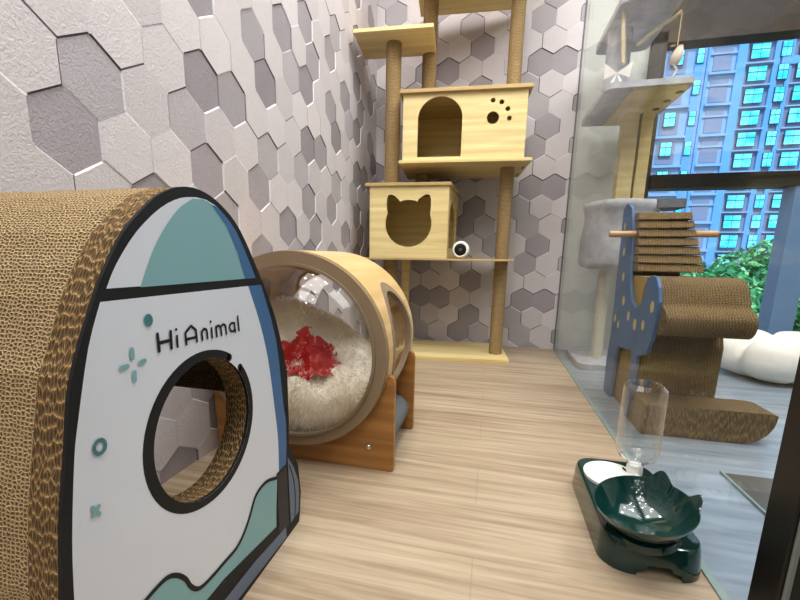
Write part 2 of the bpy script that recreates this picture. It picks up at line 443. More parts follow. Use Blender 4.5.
# glass partition and its frame post
m=MB(); m.box((XG,.575,.002),(XG+.008,YB-.002,ZC)); part=struct('wall_glass',m,M['glass'])
m=MB(); m.box((XG-.002,.575,-.0),(XG+.010,YB-.002,.004)); m.build('bottom_edge',M['gedge'],part)
m=MB(); m.box((XG-.002,YB-.006,0),(XG+.006,YB-.0035,ZC)); m.build('end_seal',plain('grey seal','#6d6a70',.5),part)
m=MB(); m.box((XG-.004,.527,0),(XG+.05,.575,ZC)); m.build('frame_post',M['frame'],part,bevel=.002)
m=MB(); m.box((XG-.000,.522,0),(XG+.012,.527,ZC)); m.build('seal_strip',plain('pale seal','#8b9391',.3),part)
m=MB(); m.box((XG+.004,.30,0),(XG+.045,.5215,ZC)); struct('door_1',m,plain('dark door leaf','#1d1b18',.35))

# ------------------------------------------------------------------ light
W=bpy.data.worlds.new('World'); bpy.context.scene.world=W; W.use_nodes=True
nt=W.node_tree; nt.nodes.clear()
bg=nt.nodes.new('ShaderNodeBackground'); wo=nt.nodes.new('ShaderNodeOutputWorld')
tc=nt.nodes.new('ShaderNodeTexCoord'); sp=nt.nodes.new('ShaderNodeSeparateXYZ'); rp=nt.nodes.new('ShaderNodeValToRGB')
nt.links.new(tc.outputs['Generated'],sp.inputs[0]); nt.links.new(sp.outputs['Z'],rp.inputs[0]); nt.links.new(rp.outputs[0],bg.inputs[0]); nt.links.new(bg.outputs[0],wo.inputs[0])
rp.color_ramp.elements[0].position=.0; rp.color_ramp.elements[0].color=(.85,.92,1,1); rp.color_ramp.elements[1].position=.8; rp.color_ramp.elements[1].color=(.5,.7,1,1)
bg.inputs[1].default_value=1.25
def area(name,loc,size,power,color=(1,.96,.9),shape='DISK',rot=(0,0,0),sy=None):
    L=bpy.data.lights.new(name,'AREA'); L.shape=shape; L.size=size; L.energy=power; L.color=color
    if sy: L.size_y=sy
    o=bpy.data.objects.new(name,L); COL.objects.link(o); o.location=loc; o.rotation_euler=rot; return o
HALL_ADDED=[(x,y) for x in (-3.4,-2.2,-1.1) for y in (-1.1,-2.1,-3.1,-4.1)]  # made-up lamp grid in the guessed hall, added for dome reflections
for i,(x,y) in enumerate(HALL_ADDED+[(-.4,1.75),(.12,1.6),(-.15,1.2),(-.45,.8),(.16,.8),(-.15,.45),(-.42,.05),(.12,0),(-.15,-.4),(-.42,-.8),(.12,-.8),(-.15,-1.2),(-.45,-1.7),(.2,-1.8),(-.1,-2.4),(.25,-3.0),(-.45,-3.0),(-.1,-3.7),(-.45,-4.2),(.25,-4.2),(.9,-1.5),(.9,-2.7),(1.5,-2.0),(1.6,-3.5)]):
    area('downlight',(x,y,ZC-.01),.065,2.9)  # rows behind the camera are extra, added to show as reflected dots
area('ceiling_fill',(-.15,.9,ZC-.02),.8,22,(1,.98,.96),'RECTANGLE',sy=1.8)  # added soft fill under the ceiling, no lit panel known here
area('room_fill',(-.1,-.7,ZC-.02),.8,13,(1,.98,.96),'RECTANGLE',sy=.8)  # unseen soft fill behind the camera, added to lift the room
for x,y in ((.75,1.2),(1.3,1.0),(1.4,1.7),(.8,.2)): area('downlight',(x,y,ZC-.01),.08,5)
area('side_fill',(1.2,1.2,ZC-.02),1.2,30,(.97,.98,1),'RECTANGLE',sy=1.4)  # added fill that brightens the room beyond the glass
sun=bpy.data.lights.new('sun','SUN'); sun.energy=3.2; sun.angle=.2; sun.color=(.9,.95,1)
so=bpy.data.objects.new('sun',sun); COL.objects.link(so); so.rotation_euler=(math.radians(50),math.radians(-15),0)
sc=bpy.context.scene
sc.view_settings.view_transform='Standard'; sc.view_settings.look='None'; sc.view_settings.exposure=.02; sc.view_settings.gamma=.90
sc.cycles.max_bounces=10; sc.cycles.transparent_max_bounces=16; sc.cycles.caustics_reflective=False; sc.cycles.caustics_refractive=False
sc.cycles.sample_clamp_indirect=60

# ------------------------------------------------------------------ rocket scratching house
def at_x(x): return lambda a,b,t=0: (x+t,a,b)
FX=-.32
rocket=thing('rocket_scratcher','rocket shaped cardboard cat scratcher house with white and teal front reading Hi Animal','cat scratcher',(-.46,.41,0))
RL=Vector((.46,-.41,0))
def RF(a,b,t): return (a*0+t+RL.x, a+RL.y, b)
G={'outer': [(0.2117, 0.2154), (0.2209, 0.2816), (0.2307, 0.3287), (0.2443, 0.3913), (0.2534, 0.409), (0.2717, 0.4529), (0.2864, 0.479), (0.3086, 0.5103), (0.3338, 0.5337), (0.3553, 0.5492), (0.3839, 0.5604), (0.4151, 0.5618), (0.4495, 0.5509), (0.4882, 0.5229), (0.5318, 0.4614), (0.5725, 0.3915), (0.6032, 0.2987), (0.6022, 0.285), (0.6031, 0.2132), (0.6002, 0.1702), (0.6324, 0.1159), (0.6404, 0.0546), (0.6348, 0.0165), (0.6252, -0.0022)], 'body': [(0.2769, 0.4507), (0.2611, 0.414), (0.2446, 0.3571), (0.2369, 0.3255), (0.2261, 0.2597), (0.2206, 0.2072)], 'bodyR': [(0.5329, 0.4488), (0.5701, 0.36), (0.5857, 0.2484), (0.5919, 0.2177), (0.5917, 0.1742), (0.5854, 0.124)], 'blueL': [(0.5001, 0.4493), (0.5259, 0.3925), (0.5438, 0.3341), (0.5561, 0.259), (0.5598, 0.2577), (0.5641, 0.1941), (0.5625, 0.1364)], 'noseL': [(0.2841, 0.4614), (0.2967, 0.4822), (0.3217, 0.511), (0.3537, 0.5358), (0.3826, 0.549), (0.4076, 0.5531)], 'noseR': [(0.4416, 0.5477), (0.4791, 0.5198), (0.519, 0.4592)], 'tealL': [(0.3199, 0.4602), (0.3273, 0.4742), (0.3384, 0.493), (0.3505, 0.5095), (0.3658, 0.5262), (0.3815, 0.5397), (0.4009, 0.5506)], 'tealR': [(0.4174, 0.5523), (0.4342, 0.5468), (0.4588, 0.5259), (0.4784, 0.4946), (0.4934, 0.4594)], 'finteal': [(0.5529, 0.1324), (0.526, 0.1426), (0.5048, 0.1426), (0.4887, 0.1358), (0.4754, 0.118), (0.4584, 0.1005), (0.438, 0.0901), (0.411, 0.0896), (0.3862, 0.0892), (0.3674, 0.0911), (0.3572, 0.0962), (0.3482, 0.108), (0.3414, 0.1237), (0.3292, 0.1388), (0.3154, 0.1471), (0.2961, 0.1469), (0.283, 0.1446)], 'finlow': [(0.5463, 0.045), (0.4972, 0.0518), (0.4545, 0.0578), (0.4084, 0.0642), (0.372, 0.0638)], 'slate': [(0.5975, 0.1303), (0.6201, 0.0987), (0.6273, 0.0584), (0.618, 0.0151), (0.5796, 0.02), (0.5875, 0.0709)], 'slate2': [(0.5754, 0.0229), (0.5742, 0.0057), (0.4412, 0.0226), (0.4044, 0.0241), (0.3879, 0.0276), (0.443, 0.0409), (0.5074, 0.0334)], 'dot': [(0.3249, 0.4279)], 'dotr': [(0.3306, 0.427), (0.3241, 0.4219)], 'star': [(0.3023, 0.4047), (0.3022, 0.3945), (0.3088, 0.3883), (0.3167, 0.3897), (0.3026, 0.3826), (0.3018, 0.3727), (0.2877, 0.3888), (0.2966, 0.3893)], 'ring': [(0.2593, 0.3265)], 'ringr': [(0.2662, 0.3232), (0.2583, 0.3187)], 'xx': [(0.2454, 0.2764), (0.251, 0.267), (0.2512, 0.2743), (0.2452, 0.2689)], 'text': [[(0.3343, 0.4124), (0.3346, 0.395)], [(0.3519, 0.412), (0.3513, 0.3943)], [(0.3346, 0.4031), (0.3516, 0.4029)], [(0.3602, 0.4057), (0.36, 0.3943)], [(0.3597, 0.4129), (0.3598, 0.4126)], [(0.3733, 0.394), (0.373, 0.4066), (0.3825, 0.413), (0.39, 0.407), (0.3905, 0.3939)], [(0.373, 0.3993), (0.3904, 0.3989)], [(0.3997, 0.3939), (0.3991, 0.4037)], [(0.3989, 0.4015), (0.4019, 0.4054), (0.4055, 0.4055), (0.4082, 0.4028), (0.4086, 0.3941)], [(0.4169, 0.4047), (0.4171, 0.3934)], [(0.416, 0.4128), (0.4162, 0.4125)], [(0.4259, 0.3929), (0.4253, 0.4049)], [(0.4251, 0.4026), (0.4283, 0.4056), (0.4322, 0.4047), (0.4345, 0.4017), (0.435, 0.3929)], [(0.4345, 0.4017), (0.4378, 0.4054), (0.4419, 0.4048), (0.4442, 0.4018), (0.4449, 0.3928)], [(0.4633, 0.4016), (0.4591, 0.4045), (0.4541, 0.4033), (0.4522, 0.3995), (0.4541, 0.395), (0.4588, 0.3935), (0.4631, 0.3957)], [(0.4627, 0.404), (0.464, 0.3918)], [(0.4708, 0.4114), (0.472, 0.3924)]]}
arch=G['outer'][1:20]   # left foot of the curve to right side
topcurve=G['outer']
left=[(.6-(p[0]-.2117)+.0,p[1]) for p in []]
body_out=[(.2125,0)]+[(.2105,.10),(.2108,.16)]+topcurve[:19]+[(.6025,.11),(.6015,.05),(.600,0)]
body_in=[(.235,.03),(.236,.2)]+[(.41+(p[0]-.41)*.88,.25+(p[1]-.25)*.90) for p in topcurve[2:17]]+[(.577,.2),(.577,.03)]
hole=circ(.401,.284,.0855,48)
# front slab with round tunnel
m=MB(); m.extrude(body_out,lambda a,b,t:RF(a,b,t),FX-.036,FX-.004,0,1,[hole]); 
m.build('front_slab',[M['cardstreak'],M['cardtube']],rocket)
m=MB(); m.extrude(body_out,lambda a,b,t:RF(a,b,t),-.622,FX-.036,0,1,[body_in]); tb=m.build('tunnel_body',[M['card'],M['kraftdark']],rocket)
cut=MB(); cut.extrude([(-.612,.030),(-.366,.030),(-.366,.262),(-.612,.262)],lambda a,b,t:RF(t,b,a),.56,.64); carve(tb,cut)
rearhole=[(.25,.03),(.565,.03),(.565,.255),(.25,.255)]
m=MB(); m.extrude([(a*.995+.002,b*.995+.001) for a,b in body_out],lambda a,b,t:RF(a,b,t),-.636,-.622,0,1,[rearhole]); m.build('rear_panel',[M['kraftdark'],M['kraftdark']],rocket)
# printed front
m=MB()
finL=[(.82-a,b) for a,b in G['outer'][20:]][::-1]
sil=[(.195,0)]+finL+G['outer']
oc=[p for i,p in enumerate(G['outer'][:-1]) if i not in (4,17)]
sil=[(.2,.0),(.18,.012),(.1795,.0546),(.188,.1159),(.2145,.16)]+smooth_loop(oc[:16],4,False)+oc[16:]+[(.63,0)]
G['blueL']=smooth_loop([p for i,p in enumerate(G['blueL']) if i!=4],3,False); G['bodyR']=smooth_loop(G['bodyR'],3,False)
m.extrude(sil,lambda a,b,t:RF(a,b,t),FX-.004,FX,0,0,[hole])
def lay(poly,k,mi,holes=()): m.cap(poly,lambda a,b,t:RF(a,b,t),FX+.00025*k,mi,holes)
ringo=circ(.400,.286,.097,48,ry=.100)
def smo(p): return smooth_loop(p,3,False)
bodyw=[(.2772,.4505)]+smo(G['body'])[1:]+[(.2206,.15),(.235,.12),(.262,.1)]+[(.30,0.0),(.40,0.03)]+G['finteal'][::-1][:1]+[(.5,.09),(.553,.1324)]+G['blueL'][::-1]
bodyw=[G['body'][0]]+smo(G['body'])[1:]+[(.222,.14),(.226,.075),(.24,.012),(.35,.012),(.372,.0625),(.4545,.0578),(.5463,.045),(.5555,.1324)]+G['blueL'][::-1]
lay(bodyw,1,1,[hole])
lay(G['blueL']+G['bodyR'][::-1],1,3)
nose=smo(G['noseL'])+[(.424,.5525)]+smo(G['noseR']); nose=nose+[(.40,.4602)]
lay(nose,1,1)
lay(smo(G['tealL'])+smo(G['tealR']),2,2)
lay([(.4342,.5475)]+smo(G['noseR'])+G['tealR'][::-1],3,3)
# ring round the hole, with the gap at upper right
ang0,ang1=math.radians(62),math.radians(48+360-8)
def ringseg(a0,a1,n,ro,rox,k):
    P=[]
    for i in range(n+1):
        a=a0+(a1-a0)*i/n; th=.010+.004*max(0,math.cos(a-math.radians(170)))
        P.append((.401+(.0855+th)*math.cos(a),.284+(.0855+th)*math.sin(a)))
    Q=[(.401+.0855*math.cos(a0+(a1-a0)*i/n),.284+.0855*math.sin(a0+(a1-a0)*i/n)) for i in range(n+1)]
    for i in range(n): m.poly([RF(*P[i],FX+.0005),RF(*P[i+1],FX+.0005),RF(*Q[i+1],FX+.0005),RF(*Q[i],FX+.0005)],k)
    for c in (0,n):
        mx=((P[c][0]+Q[c][0])/2,(P[c][1]+Q[c][1])/2); lay(circ(*mx,math.dist(P[c],Q[c])/2,14),2,k)
ringseg(math.radians(58),math.radians(400),60,0,0,0)
def stroke(pts,w,k,mi,sm=False):
    if sm: pts=smooth_loop(pts,4,False)
    for p,q in zip(pts,pts[1:]):
        d=Vector((q[0]-p[0],q[1]-p[1])); 
        if d.length<1e-7: continue
        nn=Vector((-d.y,d.x)).normalized()*w/2
        lay([(p[0]+nn.x,p[1]+nn.y),(q[0]+nn.x,q[1]+nn.y),(q[0]-nn.x,q[1]-nn.y),(p[0]-nn.x,p[1]-nn.y)],k,mi)
    for q_,p in enumerate(pts): lay(circ(*p,w/2,10),k+.25+.02*(q_%5),mi)
ft=smo(G['finteal'])
tealpoly=ft+[(.25,.13),(.24,.10),(.26,.0645)]+[(.372,.0625)]+G['finlow'][::-1]
lay(tealpoly,3,2); stroke(ft+[(.262,.137),(.24,.118),(.222,.105)],.0055,4,0)
stroke([(.24,.064)]+G['finlow'][::-1]+[(.5555,.0440)],.0052,4,0)
lay([(.555,.134),(.589,.134),(.589,.020),(.555,.030)],3,5); stroke([(.555,.137),(.590,.137)],.005,4,0)
lay([(.593,.150),(.6150,.118),(.630,.0835),(.6325,.0546),(.628,.022),(.5965,.020)],3,4)
stroke([(.598,.132),(.612,.095),(.616,.055),(.612,.022)],.0028,4,0,True)
lay([(.579,.0245),(.579,.004),(.43,.010),(.36,.012),(.36,.036),(.48,.0345)],3,4)
lay([(.23,.012),(.34,.012),(.36,.036),(.36,.052),(.235,.055)],3,4)
w=.0030
for i,pl in enumerate(G['text']): stroke(pl,w if i>2 else .0036,5,0,sm=(len(pl)>=5 and i not in (5,)))
lay(circ(*G['dot'][0],.0054,20,ry=.0062),5,6)
st=G['star']
for a,b in ((0,1),(2,3),(4,5),(6,7)): 
    pa,pb=st[a],st[b]; L=math.dist(pa,pb); u=((pb[0]-pa[0])/L,(pb[1]-pa[1])/L); r=.0022
    stroke([(pa[0]+u[0]*r*.6,pa[1]+u[1]*r*.6),(pb[0]-u[0]*r*.6,pb[1]-u[1]*r*.6)],.0050,5,2)
rc=G['ring'][0]
rr=circ(*rc,.0070,24,ry=.0078); lay(rr,5,6,[circ(*rc,.0036,24,ry=.0042)])
xx=G['xx']; stroke([xx[0],xx[1]],.0038,5,2); stroke([xx[2],xx[3]],.0038,5.6,2)
m.build('printed_front',[M['ink'],M['paper'],M['teal'],M['blue'],M['slate'],M['inkgrey'],M['dteal']],rocket,merge=0,recalc=False)

# ------------------------------------------------------------------ capsule bed
cap=thing('cat_capsule_bed','round birch cat capsule bed with clear domed front on a wooden stand','cat bed',(-.43,.98,0))
CX,CZ=0,.274; Y0,Y1=-.135,.150
def CY(a,b,t): return (a,t,b)
def shell(r0,r1,y0,y1,mat,name,seg=72):
    mb=MB()
    P=[(CX+r1*math.cos(2*PI*i/seg),CZ+r1*math.sin(2*PI*i/seg)) for i in range(seg)]
    Q=[(CX+r0*math.cos(2*PI*i/seg),CZ+r0*math.sin(2*PI*i/seg)) for i in range(seg)]
    for A,rev in ((P,0),(Q,1)):
        for i in range(seg):
            j=(i+1)%seg; f=[(A[i][0],y0,A[i][1]),(A[j][0],y0,A[j][1]),(A[j][0],y1,A[j][1]),(A[i][0],y1,A[i][1])]
            mb.poly(f if rev else f[::-1],0)
    for y in (y0,y1):
        for i in range(seg):
            j=(i+1)%seg; mb.poly([(P[i][0],y,P[i][1]),(P[j][0],y,P[j][1]),(Q[j][0],y,Q[j][1]),(Q[i][0],y,Q[i][1])],1 if isinstance(mat,list) else 0)
    return mb.build(name,mat,cap,smooth=35)
sh=shell(.217,.228,Y0,Y1,[M['bent'],M['pine_up']],'barrel')
cut=MB(); 
ov=circ(.014,.288,.100,40,ry=.128)
cut.extrude(ov,lambda a,b,t:(t,a,b),.10,.30); carve(sh,cut)
cut=MB(); cut.extrude(ov,lambda a,b,t:(t,a,b),-.30,-.10); carve(sh,cut)
# oval trims and covers following the curve
def onshell(a,b,r,s=1):
    dz=b-CZ; return (s*math.sqrt(max(0,r*r-dz*dz)),a,b)
for s in (1,-1):
    mb=MB(); n=40
    for r,k0,k1 in ((.2295,.93,1.09),(.2150,.93,1.09)):
        for i in range(n):
            a0=2*PI*i/n;a1=2*PI*(i+1)/n
            mb.poly([onshell(.014+.100*k*math.cos(a),.288+.128*k*math.sin(a),r,s) for a,k in ((a0,k0),(a1,k0),(a1,k1),(a0,k1))])
    for k in (.93,1.09):
        for i in range(n):
            a0=2*PI*i/n;a1=2*PI*(i+1)/n
            mb.poly([onshell(.014+.100*k*math.cos(a),.288+.128*k*math.sin(a),r,s) for a,r in ((a0,.2295),(a1,.2295),(a1,.2150),(a0,.2150))])
    o=mb.build('window_trim',M['ring'],cap,smooth=40)
    mb=MB()
    for q in range(6):
        for i in range(n):
            a0=2*PI*i/n;a1=2*PI*(i+1)/n
            k0=.95*q/6;k1=.95*(q+1)/6
            mb.poly([onshell(.014+.100*k*math.cos(a),.288+.128*k*math.sin(a),.222,s) for a,k in ((a0,k0),(a1,k0),(a1,k1),(a0,k1))])
    mb.build('side_window',M['dome'],cap,smooth=60)
shell(.199,.226,Y0-.016,Y0,[M['ring'],M['ring']],'front_ring')
shell(.195,.201,Y0-.022,Y0-.016,[plain('grey gasket','#8c8a80',.4),M['ring']],'dome_gasket')
shell(.170,.226,Y1,Y1+.014,[M['bent'],M['bent']],'back_ring')
def dome(r,h,y,sgn,name):
    mb=MB(); prof=[]
    for i in range(13):
        a=PI/2*i/12; prof.append((max(r*math.cos(a),1e-4),h*math.sin(a)))
    mb.lathe(prof,56,0,Matrix.Translation((CX,y,CZ))@Matrix.Rotation(sgn*PI/2,4,'X'))
    return mb.build(name,M['dome'],cap,smooth=60)
dome(.197,.105,Y0-.018,1,'front_dome')
dome(.172,.060,Y1+.008,-1,'back_dome')
# stand plates
def plate(y0,y1,name):
    R0=.2285
    pts=[(-.222,0),(.236,0),(.238,.004)]
    xr=.240
    pts=[(-.222,.0),(xr-.006,.0),(xr,.006),(xr,.215),(xr-.004,.226),(xr-.012,.231),(xr-.020,.226)]
    a0=math.asin((.213-CZ)/R0); 
    for i in range(31):
        a=a0+(-PI-2*a0)*i/30
        pts.append((CX+R0*math.cos(a),CZ+R0*math.sin(a)))
    pts+=[(-.226,.215),(-.2275,.20)]
    mb=MB(); mb.extrude(pts,CY,y0,y1,0); return mb.build(name,[M['oak']],cap,bevel=.0015)
plate(-.130,-.114,'stand_plate'); plate(.118,.134,'stand_plate')
for x,z in ((.180,.055),(-.175,.055)):
    mb=MB(); mb.lathe([(.0001,.004),(.004,.0038),(.0065,.002),(.007,0)],18,0,Matrix.Translation((x,-.130,z))@Matrix.Rotation(PI/2,4,'X')); mb.build('bolt',M['screw'],cap,smooth=50)
mb=MB(); mb.tube([(.185,-.114,.062),(.185,.118,.062)],.042,28); mb.build('felt_roll',M['felt'],cap,smooth=50)
mb=MB(); mb.tube([(-.17,-.114,.055),(-.17,.118,.055)],.018,20); mb.build('cross_bar',M['oak'],cap,smooth=50)

def fur(mb,tri,count,length,w,rng,mi=0,droop=.3):
    """short fibre blades scattered over triangles"""
    ar=[]; tot=0
    for a,b,c in tri: tot+=((b-a).cross(c-a)).length/2; ar.append(tot)
    import bisect
    for _ in range(count):
        t=tri[min(len(tri)-1,bisect.bisect(ar,rng.random()*tot))]; a,b,c=t
        u,v=rng.random(),rng.random()
        if u+v>1: u,v=1-u,1-v
        p=a+(b-a)*u+(c-a)*v; n=(b-a).cross(c-a).normalized()
        cl=noise.noise_vector(p*38); d=(n+cl*.9+Vector((rng.gauss(0,.3),rng.gauss(0,.3),rng.gauss(0,.3)-droop))).normalized()
        L=length*rng.uniform(.5,1.2); s=d.cross(Vector((rng.random()-.5,rng.random()-.5,rng.random()-.5))).normalized()*w
        q=p+d*L*.55+n*L*.1; e=p+d*L-Vector((0,0,L*.15))
        i0=mb.vert(p-s-n*.002);i1=mb.vert(p+s-n*.002);i2=mb.vert(q+s*.7);i3=mb.vert(q-s*.7);i4=mb.vert(e)
        mb.face((i0,i1,i2,i3),mi); mb.face((i3,i2,i4),mi)
def obj_tris(o):
    me=o.data; me.calc_loop_triangles()
    return [tuple(me.vertices[i].co.copy() for i in t.vertices) for t in me.loop_triangles]

# plush nest inside the capsule (a thing of its own)
nest=thing('plush_nest','ivory shaggy plush nest cushion filling the inside of the capsule bed','cushion',(-.43,.98,.06))
def nestpt(u,v,R=.118,r=.078):
    # tilted ring: low lip in front, high back
    a=2*PI*u; b=2*PI*v
    rr=r*(1+.10*math.sin(3*a+1)+.05*math.sin(7*a))
    back=.5+.5*math.sin(a)
    rr*= (1+.12*back)
    x=(R+rr*math.cos(b))*math.cos(a)*1.0; y=(R+rr*math.cos(b))*math.sin(a)*.95; z=rr*math.sin(b)
    tilt=math.radians(34); y2=y*math.cos(tilt)-z*math.sin(tilt); z2=y*math.sin(tilt)+z*math.cos(tilt)
    x-=.03*back; z2-=.34*x*back; z2-=.02*back
    p=Vector((x,y2*.85-.005,z2+.142-.0))
    p+=noise.noise_vector(p*14)*.012
    zc=CZ-.06; rad=math.hypot(p.x,p.z-zc); lim=.204
    if rad>lim: k=lim/rad; p.x*=k; p.z=zc+(p.z-zc)*k
    p.y=max(-.150,min(.138,p.y))
    if p.y<-.115:
        f=1-(-.115-p.y)/.06*.28; p.x*=f; p.z=zc+(p.z-zc)*f
    return p
mb=MB(); NU,NV=64,28
g=[[mb.vert(nestpt(i/NU,j/NV)) for j in range(NV)] for i in range(NU)]
for i in range(NU):
    for j in range(NV): mb.face([g[i][j],g[(i+1)%NU][j],g[(i+1)%NU][(j+1)%NV],g[i][(j+1)%NV]])
o=mb.build('nest_core',M['fur'],nest,smooth=80)
tri=obj_tris(o)
mb=MB(); fur(mb,tri,30000,.017,.0008,random.Random(3)); o=mb.build('shaggy_pile',M['furb'],nest,merge=0,recalc=False); o['kind']='stuff'
# fleece floor of the nest
mb=MB(); t=math.radians(34)
mb.lathe([(.001,.008),(.05,.0),(.10,.004),(.13,.02)],36,0,Matrix.Translation((-.01,.0,.112))@Matrix.Rotation(t,4,'X'),)
mb.build('nest_floor',M['fur'],nest,smooth=60)
# crumpled red cloth
mb=MB(); N=44; g=[]
for i in range(N):
    row=[]
    for j in range(N):
        x=(i/(N-1)-.5)*.20; y=(j/(N-1)-.5)*.17
        q=Vector((x,y,0)); z=.022+.034*noise.noise(q*20)+.018*noise.noise(q*48)-.9*(x*x+y*y)
        k=1-.25*math.hypot(x,y)/.1*abs(noise.noise(q*30))
        row.append(mb.vert(Vector((x*k,y*k,z+.002))))
    g.append(row)
for i in range(N-1):
    for j in range(N-1):
        c=Vector((i/(N-1)-.5,j/(N-1)-.5,0)); s=noise.noise(c*9+Vector((3,1,0)))
        if c.length>.40+.16*noise.noise(c*5+Vector((9,2,4))): continue
        mb.face([g[i][j],g[i+1][j],g[i+1][j+1],g[i][j+1]],1 if abs(s)<.022 else 0)
o=mb.build('red_cloth',[M['red'],M['pink']],None,smooth=80)
o.location=(-.428,.903,.234); o.rotation_euler=(math.radians(38),0,.2)
tag(o,'crumpled red cloth with pale pink print lying in the plush nest','cloth')

# ------------------------------------------------------------------ wooden cat tree
tree=thing('cat_tree','tall pale plywood cat tree with sisal posts and two boxes by the back wall','cat tree',(-.35,1.905,0),math.radians(5))
def board(name,x0,x1,y0,y1,z0,z1,parent=tree,mat=None,bevel=.0015):
    mb=MB(); mb.box((x0,y0,z0),(x1,y1,z1)); return mb.build(name,mat or M['pine'],parent,bevel=bevel)
def post(x,y,z0,z1,r,parent=tree,mat=None):
    mb=MB(); k=max(2,int((z1-z0)/.02)); mb.tube([(x,y,z0+(z1-z0)*i/k) for i in range(k+1)],r,24); return mb.build('sisal_post',mat or M['sisal'],parent,smooth=50)
board('base_board',-.275,.461,0,.385,0,.020)
post(.410,.133,.020,.473,.031); post(.410,.133,.482,.893,.031)
post(-.122,.115,.020,.473,.035); post(-.122,.115,.816,1.428,.035)
board('support_panel',-.085,-.045,.27,.285,.020,.473)
board('shelf',-.276,.451,0,.375,.473,.482,mat=M['pine_up'])
post(.012,.245,.816,.893,.033); post(.030,.25,1.192,1.662,.034); post(.417,.18,1.192,1.662,.031)
board('platform',-.284,.060,0,.25,1.428,1.443)
board('top_platform',-.03,.470,0,.385,1.662,1.677)
board('top_box_side',.462,.474,0,.385,1.677,1.86); board('top_box_front',-.03,.462,.0,.012,1.677,1.86)
# lower box with cat-head opening
lb=bpy.data.objects.new('lower_box',None); COL.objects.link(lb); lb.parent=tree
def FY(a,b,t): return (a,t,b)
cathole=[]
for i in range(40):
    a=math.radians(68)-2*PI*i/40
    cathole.append(a)
R0=.106; cx,cz=-.027,.636
hp=[]
def P_(deg,r=R0): return (cx+r*math.cos(math.radians(deg)),cz+r*.97*math.sin(math.radians(deg)))
seq=[P_(d) for d in range(24,-205,-8)]
# left ear, top of head, right ear
seq+=[P_(-206),(-.128,.705),(-.127,.745),(-.120,.761),(-.103,.764),(-.083,.752),(-.070,.741)]
seq+=[P_(112,.108),P_(100,.108),P_(90,.108),P_(80,.108),P_(68,.108)]
seq+=[(.016,.741),(.029,.752),(.049,.764),(.066,.761),(.073,.745),(.074,.705)]
mb=MB(); mb.extrude([(-.206,.482),(.152,.482),(.152,.800),(-.206,.800)],FY,0,.012,0,0,[seq]); mb.build('front_panel',M['pine'],lb)
yw=[(.04+.0,.525)]
arch2=[(.05,.53),(.31,.53),(.31,.66)]+[(.18+.13*math.cos(a),.66+.09*math.sin(a)) for a in [PI*i/14 for i in range(1,14)]]+[(.05,.66)]
mb=MB(); mb.extrude([(.012,.482),(.345,.482),(.345,.800),(.012,.800)],lambda a,b,t:(t+.13*(a-.012),a,b),.140,.152,0,0,[arch2]); mb.build('side_panel',M['pine'],lb)
board('side_panel',-.206,-.194,.012,.345,.482,.800,lb); board('back_panel',-.206,.194,.345,.357,.482,.800,lb)
board('box_floor',-.194,.140,.012,.345,.482,.490,lb)
mb=MB(); mb.extrude([(-.226,-.012),(.160,-.012),(.212,.372),(-.226,.372)],lambda a,b,t:(a,b,t),.800,.814); mb.build('lid',M['pine_up'],lb,bevel=.0015)
# upper box with arch door and paw holes
ub=bpy.data.objects.new('upper_box',None); COL.objects.link(ub); ub.parent=tree
arch1=[(.005,.920),(.195,.920),(.195,1.075)]+[(.100+.095*math.cos(a),1.075+.088*math.sin(a)) for a in [PI*i/18 for i in range(1,18)]]+[(.005,1.075)]
paws=[circ(.322,1.070,.025,24),circ(.319,1.138,.0098,14),circ(.355,1.130,.0100,14),circ(.381,1.103,.0100,14),circ(.390,1.066,.0100,14)]
mb=MB(); mb.extrude([(-.060,.906),(.460,.906),(.460,1.176),(-.060,1.176)],FY,0,.012,0,0,[arch1]+paws); mb.build('front_panel',M['pine'],ub)
for x0 in (-.060,.448): board('side_panel',x0,x0+.012,.012,.345,.906,1.176,ub)
board('back_panel',-.06,.46,.345,.357,.906,1.176,ub)
board('box_floor',-.075,.492,-.014,.38,.893,.906,ub)
board('lid',-.075,.477,-.016,.38,1.176,1.191,ub,M['pine_up'])
for y in (.10,.27):
    mb=MB(); mb.box((.472,y,.8922),(.480,y+.05,.8929)); mb.build('slot',M['black'],ub)
# small furry knob in the arch
# white pet camera on the shelf
pc=thing('pet_camera','small round white camera with black front standing on the shelf beside the cat head box','camera')
pc.parent=None
A5=math.radians(5); 
def TW(x,y,z): return (-.35+x*math.cos(A5)-y*math.sin(A5),1.905+x*math.sin(A5)+y*math.cos(A5),z)
pc.location=TW(.215,.03,.4832); pc.rotation_euler=(0,0,math.radians(-2))
Mx=Matrix.Translation((0,0,.0395))@Matrix.Rotation(PI/2,4,'X')
mb=MB(); mb.lathe([(.0001,-.03),(.03,-.028),(.0375,-.018),(.0395,0),(.037,.012),(.031,.018),(.027,.017)],36,0,Mx); mb.build('shell',M['white'],pc,smooth=50)
mb=MB(); mb.lathe([(.0285,.0165),(.026,.0175),(.012,.017),(.0001,.0168)],36,0,Mx); mb.build('black_face',M['black'],pc,smooth=50)
mb=MB(); mb.lathe([(.009,.017),(.008,.020),(.0001,.0215)],20,0,Mx); mb.build('lens',plain('lens','#5a4f4c',.05),pc,smooth=50)

